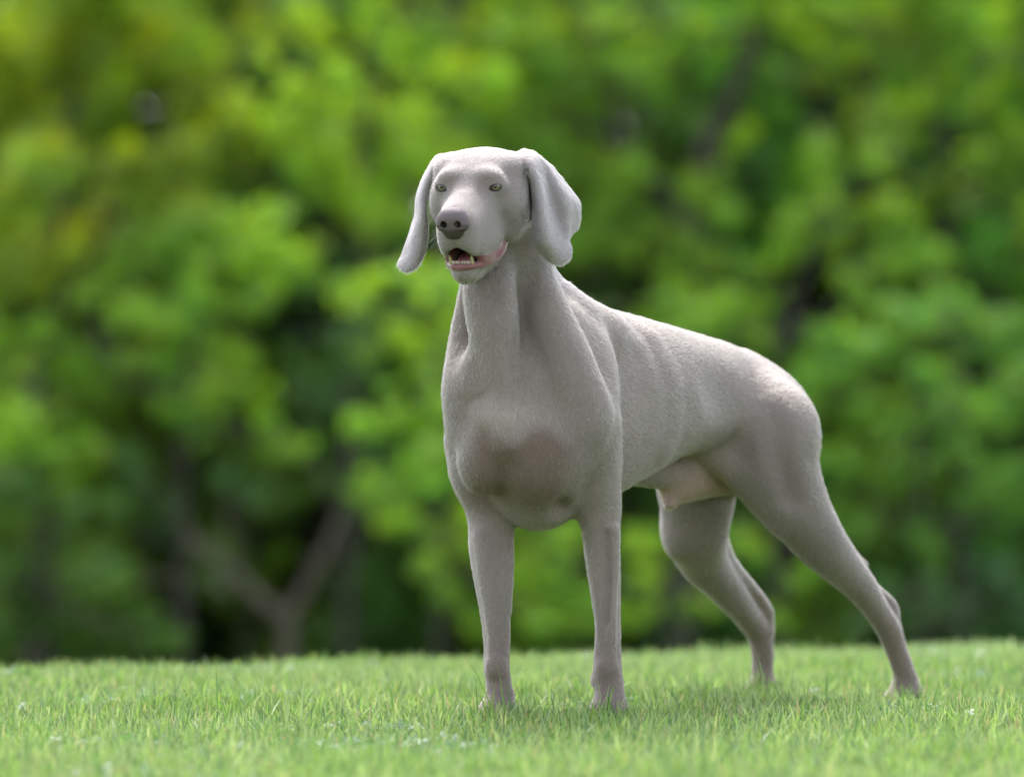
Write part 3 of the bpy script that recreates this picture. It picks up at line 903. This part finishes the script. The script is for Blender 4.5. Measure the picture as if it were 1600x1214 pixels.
def make_grass(n):
    rs = np.random.RandomState(3)
    # uneven sowing: denser where the lens looks, thinner to the sides
    k = int(n * 1.0)
    core = rs.rand(k) < .72
    x = np.where(core, rs.uniform(-1.05, 1.05, k), rs.uniform(-3.4, 3.4, k))
    y = np.where(core, -1.75 + 6.3 * rs.rand(k) ** 1.25, rs.uniform(-3.2, 6.0, k))
    jit = noise3(np.stack([x, y, x * 0], 1), 9, 31)
    z = ground_z(x, y)
    tuft = noise3(np.stack([x, y, x * 0], 1), 14, 5) + .6 * noise3(np.stack([x, y, x * 0], 1), 45, 6)
    h = (.0205 + .0145 * rs.rand(k) + .012 * np.clip(tuft, -.6, 1)) * (1 + .35 * (rs.rand(k) ** 4) * 2)
    tall = (rs.rand(k) < .022) & (y < crest(x) - 1.0)
    h = np.where(tall, h * 1.7, h) 
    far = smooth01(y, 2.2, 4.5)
    for pu, pv, py in ((774, 1130, -.012), (950, 1125, .012), (1412, 1098, .68), (1190, 1090, .875)):   # unmown tufts the dog stands in
        pw = W(pu, pv, py)
        h = h * (1 + .75 * np.exp(-(((x - pw[0]) / .07) ** 2 + ((y - pw[1] + .05) / .07) ** 2) ** 2) * (.5 + .7 * rs.rand(k)))
    wd = (.0011 + .0010 * rs.rand(k)) * (1 + .5 * far)
    az = rs.rand(k) * 2 * math.pi
    lean = np.abs(rs.normal(size=k)) * .38 + .10
    face = az + math.pi / 2 + rs.normal(size=k) * .5
    dx, dy = np.cos(az), np.sin(az)
    wx, wy = np.cos(face), np.sin(face)
    ts = np.array([0, .38, .72, 1.0]); ws = np.array([.8, 1.0, .72, .10])
    P = np.zeros((k, 4, 2, 3), np.float32)
    for i, (t, w_) in enumerate(zip(ts, ws)):
        off = lean * h * t ** 1.9
        hz = h * t * (1 - .22 * lean * t)
        for j, sg in enumerate((-1, 1)):
            P[:, i, j, 0] = x + dx * off + wx * wd * w_ * sg
            P[:, i, j, 1] = y + dy * off + wy * wd * w_ * sg
            P[:, i, j, 2] = z + hz - .003
    b = (np.arange(k) * 8)[:, None]
    Q = np.concatenate([b + np.array([[0, 1, 3, 2]]) + 2 * i for i in range(3)], 0)
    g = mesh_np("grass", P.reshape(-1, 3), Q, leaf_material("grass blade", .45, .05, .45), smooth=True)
    base = np.array([.178, .290, .080])
    c = np.tile(base, (k, 1)) * (1 + .22 * rs.normal(size=(k, 1)).clip(-2, 2))
    mixv = rs.rand(k)
    c = mixc(c, (.36, .44, .19), smooth01(mixv, .5, 1.0) * .8)
    c = mixc(c, (.06, .15, .04), (mixv < .2) * .8)
    c = mixc(c, (.34, .30, .14), (rs.rand(k) < .05) * .9)
    c = mixc(c, (.10, .21, .03), smooth01(tuft, .1, .8) * .45)
    c *= (1 + .16 * noise3(np.stack([x, y, x * 0], 1), 3.0, 91) + .10 * noise3(np.stack([x, y, x * 0], 1), 8.0, 92))[:, None]
    c = mixc(c, (.41, .50, .32), far * .85)  # sky sheen and haze painted into the distant blades as a paler colour
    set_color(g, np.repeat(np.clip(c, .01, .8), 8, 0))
    return tag(g, kind="stuff")
def make_clover(n):
    rs = np.random.RandomState(8)
    cx = np.repeat(rs.uniform(-1.6, 1.6, 46), n // 46); cy = np.repeat(-1.5 + 4.2 * rs.rand(46), n // 46)
    x = cx + rs.normal(size=len(cx)) * .07; y = cy + rs.normal(size=len(cx)) * .07
    z = ground_z(x, y) + .014 + .014 * rs.rand(len(x))
    V, Q, C = [], [], []
    for a, b, c_ in zip(x, y, z):
        t0 = rs.rand() * 6.28; r = .0045 + .003 * rs.rand(); tilt = rs.normal(size=2) * .35
        col = np.array([.10, .20, .07]) * (.8 + .5 * rs.rand())
        for k in range(3):
            t = t0 + k * 2.094; d = np.array([math.cos(t), math.sin(t)]); p = np.array([-d[1], d[0]])
            base = len(V)
            for s1, s2 in ((0, 0), (.9, -.75), (1.75, 0), (.9, .75)):
                q = d * r * s1 + p * r * s2
                V.append((a + q[0], b + q[1], c_ + q @ tilt)); C.append(col)
            Q.append([base, base + 1, base + 2, base + 3])
    o = mesh_np("clover", np.array(V), np.array(Q), leaf_material("clover leaf", .4, .06, .4), smooth=False)
    set_color(o, np.array(C))
    return tag(o, kind="stuff")
make_clover(3200)
if "g" not in ONLY: grass = make_grass(390000)

# ======================================================================= TREES AND SHRUBS of the woodland edge
def leaves(centres, radii, counts, size, rs, up=.35, squash=.75):
    """many small leaf faces spread through clumps"""
    C = np.repeat(np.asarray(centres), counts, 0); Rr = np.repeat(np.asarray(radii), counts)
    n = len(C)
    d = rs.normal(size=(n, 3)); d /= np.linalg.norm(d, axis=1, keepdims=True)
    r = rs.rand(n) ** .45 * (1 + .28 * noise3(C * 3 + d * 2.2, 2.2, 9))
    d2 = d * [1, 1, squash]
    P = C + d2 * (r * Rr)[:, None] + rs.normal(size=(n, 3)) * .015
    nrm = rs.normal(size=(n, 3)) * .75 + d * .5 + [0, 0, up]
    nrm /= np.linalg.norm(nrm, axis=1, keepdims=True)
    t = np.cross(nrm, rs.normal(size=(n, 3))); t /= np.maximum(np.linalg.norm(t, axis=1, keepdims=True), 1e-6)
    b = np.cross(nrm, t)
    s = (size * (.6 + .8 * rs.rand(n)))[:, None]
    V = np.stack([P - t * s * .5, P + b * s * .27 + nrm * s * .06, P + t * s * .5, P - b * s * .27 + nrm * s * .06], 1)
    return V.reshape(-1, 3), n

def limb_mesh(paths, rs, nu=9):
    V, Q = [], []
    for pts in paths:
        P = catmull(np.array(pts, float), 5) if len(pts) > 2 else np.array(pts, float)
        base = len(V)
        for i, p in enumerate(P):
            a = P[max(i - 1, 0)][:3]; c = P[min(i + 1, len(P) - 1)][:3]
            ax = (c - a) / np.linalg.norm(c - a)
            t = np.cross(ax, [.3, 1, .1]); t /= np.linalg.norm(t); b = np.cross(ax, t)
            for j in range(nu):
                ph = 2 * math.pi * j / nu
                rr = p[3] * (1 + .12 * math.sin(ph * 3 + i * .7) + .06 * rs.normal())
                V.append(p[:3] + rr * (t * math.cos(ph) + b * math.sin(ph)))
        for i in range(len(P) - 1):
            for j in range(nu):
                Q.append([base + i * nu + j, base + i * nu + (j + 1) % nu, base + (i + 1) * nu + (j + 1) % nu, base + (i + 1) * nu + j])
    return np.array(V), np.array(Q)

m = Mat("bark")
tc = m.n("ShaderNodeTexCoord"); n1 = m.n("ShaderNodeTexNoise", Scale=14.0, Detail=6.0); m.l(tc.outputs["Object"], n1.inputs["Vector"])
cr = m.n("ShaderNodeValToRGB"); cr.color_ramp.elements[0].color = (.05, .045, .035, 1); cr.color_ramp.elements[1].color = (.15, .115, .085, 1)
m.l(n1.outputs["Fac"], cr.inputs[0]); m.l(cr.outputs[0], m.b.inputs["Base Color"]); m.set(Roughness=.9)
bp = m.n("ShaderNodeBump"); bp.inputs["Distance"].default_value = .02; m.l(n1.outputs["Fac"], bp.inputs["Height"]); m.l(bp.outputs[0], m.b.inputs["Normal"])
M_bark = m.m
M_bark_dark = m.m.copy(); M_bark_dark.name = "dark bark"
for e, c_ in zip([n for n in M_bark_dark.node_tree.nodes if n.type == 'VALTORGB'][0].color_ramp.elements, ((.018, .020, .012, 1), (.075, .065, .045, 1))): e.color = c_
M_leaf = leaf_material("leaf", .5, .05, .45)

def tree(label, base, clumps, trunks, color, size, density, seed, group, spread=.16, cat="tree", name="tree", filler=()):
    """base (x, y); clumps: world (x, y, z, r); trunks: lists of (x, y, z, r) paths"""
    rs = np.random.RandomState(seed)
    zb = float(ground_z(base[0], base[1]))
    root = tag(empty(name, (base[0], base[1], zb)), label, cat, group)
    cl = np.array(clumps, float)
    # break every bough into smaller sprays of leaves
    C, Rr = [], []
    for x, y, z, r in cl:
        k = max(6, int(17 * (r / .35) ** .6))
        ax_ = rs.normal(size=3); ax_ /= np.linalg.norm(ax_)
        for q in range(k):
            d = rs.normal(size=3); d /= np.linalg.norm(d)
            C.append([x, y, z] + d * r * [1.0, .9, .8] * (.25 + .60 * rs.rand()) + ax_ * r * rs.uniform(-.75, .75)); Rr.append(r * rs.uniform(.17, .44))
    C, Rr = np.array(C), np.array(Rr)
    cnt = np.maximum((density * 2.6 * (Rr / .15) ** 2.0).astype(int), 10)
    V, n = leaves(C, Rr, cnt, size, rs)
    per = np.repeat(np.clip(1 + spread * rs.normal(size=len(C)), .5, 1.6), cnt)
    hue = np.repeat(rs.normal(size=len(C)) * .10, cnt)
    col = np.array(color) * (per * (1 + .14 * rs.normal(size=n)))[:, None]
    col[:, 0] *= 1 + hue; col[:, 2] *= 1 - hue
    o = mesh_np("crown", V - np.array([base[0], base[1], zb]), np.arange(n * 4).reshape(-1, 4), M_leaf, root, smooth=False)
    set_color(o, np.repeat(np.clip(col, .004, .8), 4, 0))
    # trunk and limbs, plus twigs out to the boughs
    paths = [[tuple(q) for q in t] for t in trunks]
    pts = np.array([q for t in trunks for q in t[1:]]) if trunks else np.array([[base[0], base[1], zb + .4, .03]])
    for x, y, z, r in cl:
        j = np.argmin(((pts[:, :3] - [x, y, z]) ** 2).sum(1) + np.maximum(pts[:, 2] - z, 0) * 2)
        a = pts[j]
        mid = (a[:3] + [x, y, z]) / 2 + rs.normal(size=3) * .06 - [0, 0, .03]
        paths.append([(a[0], a[1], a[2], min(a[3] * .6, .03)), (*mid, .012), (x, y, z, .004)])
    V, Q = limb_mesh(paths, rs)
    mesh_np("trunk", V - np.array([base[0], base[1], zb]), Q, M_bark if "fork" in label else M_bark_dark, root)
    return root

def DD(d): return CAMD + (d - CAMD) * 1.32
def at(u, v, d, rpx):
    d = DD(d)
    """photo column/row at a camera distance d, radius in photo px -> world clump"""
    p = W(u, v, d - CAMD)
    return (p[0], p[1], p[2], rpx * d / FPX)
def stem(pts):      # (u, v, d, r metres)
    return [(*W(a, b, DD(d) - CAMD), r) for a, b, d, r in pts]
def foot(u, d, r=.06):
    d = DD(d)
    x, y = (u - 800) * d / FPX, d - CAMD
    return (x, y, float(ground_z(x, y)) - .1, r)

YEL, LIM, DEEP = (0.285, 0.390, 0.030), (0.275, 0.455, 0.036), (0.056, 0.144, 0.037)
rj = random.Random(5)
def boughs(lst, d, dj=.5):
    return [at(u, v, d + rj.uniform(-dj, dj), r) for u, v, r in lst]
G1 = "trees and bushes along the woodland edge"

if "t" not in ONLY:
    tree("yellow green young tree at the upper left edge of the wood", W(40, 1000, DD(25.6) - CAMD)[:2],
         boughs([(40, 60, 110), (150, 70, 120), (270, 90, 110), (330, 150, 80), (60, 190, 110), (180, 250, 90), (30, 300, 100), (270, 290, 80), (140, 370, 90), (40, 420, 90), (-90, 150, 150), (-110, 380, 140), (390, 60, 60), (100, -90, 160), (280, -110, 150)], 25.3),
         [[foot(40, 25.6, 0.050), *stem([(50, 800, 25.6, 0.043), (70, 500, 25.6, 0.035), (110, 200, 25.5, 0.022), (140, -80, 25.5, 0.010)])], stem([(65, 560, 25.6, 0.025), (180, 330, 25.4, 0.015), (280, 150, 25.3, 0.007)])],
         YEL, .055, 62, 11, G1)
    tree("light green sapling with upright sprays, left of the dog's head", W(520, 1000, DD(25.9) - CAMD)[:2],
         boughs([(480, 40, 60), (560, 110, 60), (590, 20, 60), (470, 150, 60), (540, 210, 80), (620, 150, 70), (500, 270, 70), (620, 270, 90), (700, 220, 80), (690, 60, 70), (760, 130, 70), (560, -90, 90), (700, -80, 110), (560, 330, 80), (420, 200, 50)], 25.9),
         [[foot(545, 26.2, 0.040), *stem([(545, 760, 26.2, 0.035), (560, 420, 26.0, 0.025), (575, 120, 26.0, 0.015), (560, -120, 26, 0.006)])], stem([(556, 450, 26.0, 0.020), (680, 220, 25.9, 0.010), (720, 40, 25.9, 0.005)])],
         LIM, .05, 58, 12, G1)
    tree("mid green bush with spreading lit top to the left of the dog", W(300, 1000, DD(24.3) - CAMD)[:2],
         boughs([(240, 390, 80), (330, 370, 90), (430, 390, 80), (160, 440, 70), (300, 460, 70), (400, 460, 60), (230, 520, 70), (340, 540, 70), (300, 600, 60), (60, 540, 70), (130, 580, 60), (320, 650, 45), (420, 685, 50), (470, 700, 30), (380, 610, 40), (30, 660, 80), (110, 690, 60), (-70, 560, 110)], 24.2, .4),
         [[foot(290, 24.6, 0.035), *stem([(285, 820, 24.6, 0.030), (290, 620, 24.4, 0.022), (320, 430, 24.3, 0.010)])], stem([(288, 640, 24.5, 0.018), (160, 540, 24.3, 0.010), (60, 540, 24.3, 0.005)])],
         (0.203, 0.381, 0.032), .05, 64, 13, G1)
    tree("bright green shrub reaching the turf directly left of the dog's chest", W(620, 1000, DD(23.4) - CAMD)[:2],
         boughs([(600, 440, 60), (680, 450, 60), (740, 520, 70), (560, 470, 45), (640, 540, 60), (620, 640, 65), (700, 620, 70), (660, 720, 70), (600, 780, 50), (720, 730, 70), (760, 640, 70), (640, 810, 50), (720, 830, 55), (800, 900, 60), (690, 900, 50), (780, 800, 60), (850, 960, 50), (730, 970, 45)], 23.4, .4),
         [[foot(680, 23.6, 0.025), *stem([(685, 860, 23.6, 0.020), (680, 650, 23.5, 0.015), (700, 480, 23.4, 0.006)])]],
         (0.221, 0.404, 0.033), .045, 66, 14, G1, cat="shrub", name="shrub")
    tree("fork trunked tree with bare brownish limbs at the foot of the wood", W(445, 1000, DD(24.6) - CAMD)[:2],
         boughs([(575, 760, 55), (560, 560, 60), (480, 600, 50), (590, 700, 40), (380, 760, 55), (260, 800, 50), (200, 740, 60), (330, 900, 35), (160, 880, 50)], 25.0, .4),
         [[foot(450, 24.6, .055), *stem([(448, 1000, 24.6, .045), (440, 965, 24.6, .038), (405, 935, 24.6, .030), (380, 905, 24.7, .020)])],
          stem([(445, 975, 24.6, .036), (480, 915, 24.6, .030), (515, 850, 24.6, .024), (532, 800, 24.7, .014)])],
         DEEP, .05, 30, 15, G1)
    tree("low dark leafy bush at the left end of the lawn", W(70, 1010, DD(23.6) - CAMD)[:2],
         boughs([(30, 760, 80), (120, 800, 60), (60, 860, 80), (160, 900, 60), (90, 960, 70), (20, 960, 80), (200, 980, 50), (-60, 850, 110), (140, 1010, 50), (260, 1000, 40)], 23.8, .3),
         [[foot(70, 23.9, 0.025), *stem([(75, 920, 23.9, 0.020), (70, 780, 23.8, 0.010)])]],
         (0.082, 0.176, 0.021), .05, 60, 16, G1, cat="shrub", name="shrub")
    tree("pale leaved tree rising behind the dog's back", W(1080, 1000, DD(25.8) - CAMD)[:2],
         boughs([(820, 60, 80), (880, 120, 80), (950, 60, 80), (830, 180, 70), (930, 170, 60), (1010, 130, 70), (880, 260, 60), (940, 310, 70), (1010, 370, 60), (980, 270, 50), (900, 380, 70), (1060, 40, 60), (1130, 230, 45), (1125, 320, 50), (1060, 300, 50), (840, -90, 130), (1020, -110, 130), (1080, 400, 60)], 26.0),
         [[foot(1060, 26.4, .08), *stem([(1070, 700, 26.4, .07), (1085, 330, 26.3, .065), (1130, 180, 26.2, .060), (1190, 40, 26.1, .055), (1210, -120, 26, .05)])], stem([(1083, 350, 26.3, .05), (980, 230, 26.1, .03), (930, 60, 26, .015)])],
         (0.190, 0.359, 0.032), .05, 56, 17, G1)
    tree("yellowish bough heavy tree filling the top right of the picture", W(1500, 1000, DD(26.6) - CAMD)[:2],
         boughs([(1180, 20, 60), (1260, 40, 80), (1350, 30, 80), (1280, 110, 50), (1440, 40, 90), (1540, 60, 90), (1610, 150, 90), (1200, -100, 120), (1400, -110, 140), (1580, -90, 140), (1500, 150, 60), (1415, 118, 60), (1400, 200, 60), (1560, 260, 80), (1480, 290, 60), (1640, 360, 90)], 26.3),
         [[foot(1500, 26.8, 0.055), *stem([(1500, 700, 26.8, 0.045), (1480, 300, 26.6, 0.035), (1450, 60, 26.5, 0.020), (1430, -120, 26.5, 0.010)])]],
         (0.200, 0.360, 0.026), .055, 54, 18, G1)
    tree("fresh green rounded shrub right of the dog's back", W(1200, 1000, DD(24.8) - CAMD)[:2],
         boughs([(1060, 470, 60), (1130, 500, 70), (1190, 520, 50), (1020, 520, 50), (1230, 360, 50), (1190, 420, 45), (1300, 350, 60), (1380, 330, 60), (1290, 250, 45), (1360, 250, 40), (1420, 400, 70), (1340, 430, 50), (1150, 600, 60), (1250, 620, 50)], 25.0, .4),
         [[foot(1220, 25.1, 0.035), *stem([(1220, 760, 25.1, 0.030), (1230, 520, 25.0, 0.020), (1300, 330, 25, 0.010)])]],
         (0.190, 0.359, 0.033), .05, 60, 19, G1)
    tree("blue green spreading bush on the right behind the hindquarters", W(1450, 1000, DD(24.0) - CAMD)[:2],
         boughs([(1400, 500, 70), (1320, 540, 60), (1480, 480, 60), (1560, 520, 70), (1270, 600, 60), (1360, 640, 60), (1460, 640, 70), (1540, 640, 60), (1610, 620, 80), (1300, 720, 60), (1400, 740, 60), (1500, 730, 60), (1350, 830, 60), (1580, 760, 60), (1440, 850, 50), (1680, 560, 110), (1690, 760, 110)], 24.1, .4),
         [[foot(1440, 24.4, 0.035), *stem([(1440, 850, 24.4, 0.030), (1430, 650, 24.3, 0.020), (1440, 500, 24.2, 0.010)])]],
         (0.130, 0.290, 0.036), .05, 60, 20, G1)
    tree("low green undergrowth bush seen between the dog's legs", W(1050, 1000, DD(23.2) - CAMD)[:2],
         boughs([(880, 860, 60), (990, 850, 60), (1000, 930, 50), (1100, 830, 50), (1180, 850, 50), (1260, 910, 45), (1240, 800, 50), (1080, 950, 45), (930, 950, 45), (1200, 970, 40), (1140, 730, 40)], 23.4, .3),
         [[foot(1050, 23.5, 0.020), *stem([(1050, 920, 23.5, 0.015), (1060, 840, 23.4, 0.007)])]],
         (0.162, 0.328, 0.033), .045, 56, 21, G1, cat="shrub", name="shrub")
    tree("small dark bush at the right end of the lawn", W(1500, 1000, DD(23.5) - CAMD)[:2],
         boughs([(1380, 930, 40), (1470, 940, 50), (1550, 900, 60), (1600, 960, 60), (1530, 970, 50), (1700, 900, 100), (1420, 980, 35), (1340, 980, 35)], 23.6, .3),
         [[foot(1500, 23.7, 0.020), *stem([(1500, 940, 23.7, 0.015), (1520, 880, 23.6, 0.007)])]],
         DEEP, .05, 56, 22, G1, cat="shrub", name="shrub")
    # a looser second rank of saplings filling in behind the first
    for i in range(23):
        u0 = -1060 + i * 160
        lo = 1000
        lst = [(u0 + rj.uniform(-115, 115), rj.uniform(-140, lo + 70), rj.uniform(55, 95)) for _ in range(36)]
        colr = [(0.173, 0.304, 0.025), (0.114, 0.304, 0.033), (0.091, 0.212, 0.039)][(i * 2) % 3 if u0 > 300 else 0]
        d_ = 27.3 + rj.uniform(-.4, .4)
        tree("slender %s sapling in the second rank of the wood" % {0: "yellowish green", 1: "fresh green", 2: "deep green"}[(i * 2) % 3 if u0 > 300 else 0], W(u0, 1000, DD(d_) - CAMD)[:2], boughs(lst, d_, .5),
             [[foot(u0, d_, .03), *stem([(u0 + 8, 800, d_, .028), (u0 - 10, 400, d_, .022), (u0 + 10, 0, d_, .008)])]],
             colr, .065, 26, 300 + i, "saplings in the second rank of the wood")
    # neighbours outside the frame on either side, and the tall wood behind, leaves darkened as deep shade
    def wood_tree(x, d, height, color, seed, label, group, size, dens, nb, lo=.4):
        r_ = random.Random(seed)
        y = d - CAMD; zb = float(ground_z(x, y))
        cl = []
        for _ in range(nb):
            hh = r_.uniform(lo, 1.0)
            rr = (1 - ((hh - .5) / .62) ** 2) * height * .24
            a = r_.uniform(0, 6.28); q = r_.uniform(.2, 1.0) ** .6
            cl.append((x + math.cos(a) * rr * q, y + math.sin(a) * rr * q, zb + hh * height, r_.uniform(.38, .62) * height / 7))
        tr = [[(x, y, zb - .1, .11), (x + .05, y, zb + height * .3, .09), (x - .05, y + .1, zb + height * .65, .06), (x, y, zb + height * .92, .03)]]
        for _ in range(4):
            a = r_.uniform(0, 6.28); h0 = r_.uniform(.25, .6) * height
            tr.append([(x, y, zb + h0, .06), (x + math.cos(a) * .5, y + math.sin(a) * .5, zb + h0 + .5, .045), (x + math.cos(a) * 1.2, y + math.sin(a) * 1.2, zb + h0 + .9, .02)])
        return tree(label, (x, y), cl, tr, color, size, dens, seed, group)
    G2 = "tall shade-coloured trees deep in the wood"
    k = 40
    for row, (d, n, hgt) in enumerate([(37.0, 10, 7.5), (41.0, 11, 9.5)]):  # high crowns added to keep light out of the lower wood
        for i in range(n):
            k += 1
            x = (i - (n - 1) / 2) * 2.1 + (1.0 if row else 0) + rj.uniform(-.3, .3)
            wood_tree(x, d + rj.uniform(-.7, .7), hgt * rj.uniform(.85, 1.15), (.036, .080, .018) if row else (.050, .110, .020), k,  # dark leaf colours stand in for shade inside the wood
                      "tall tree behind the bright bushes, its leaf colour darkened for shade", G2, .12, 9, 80, lo=.0)
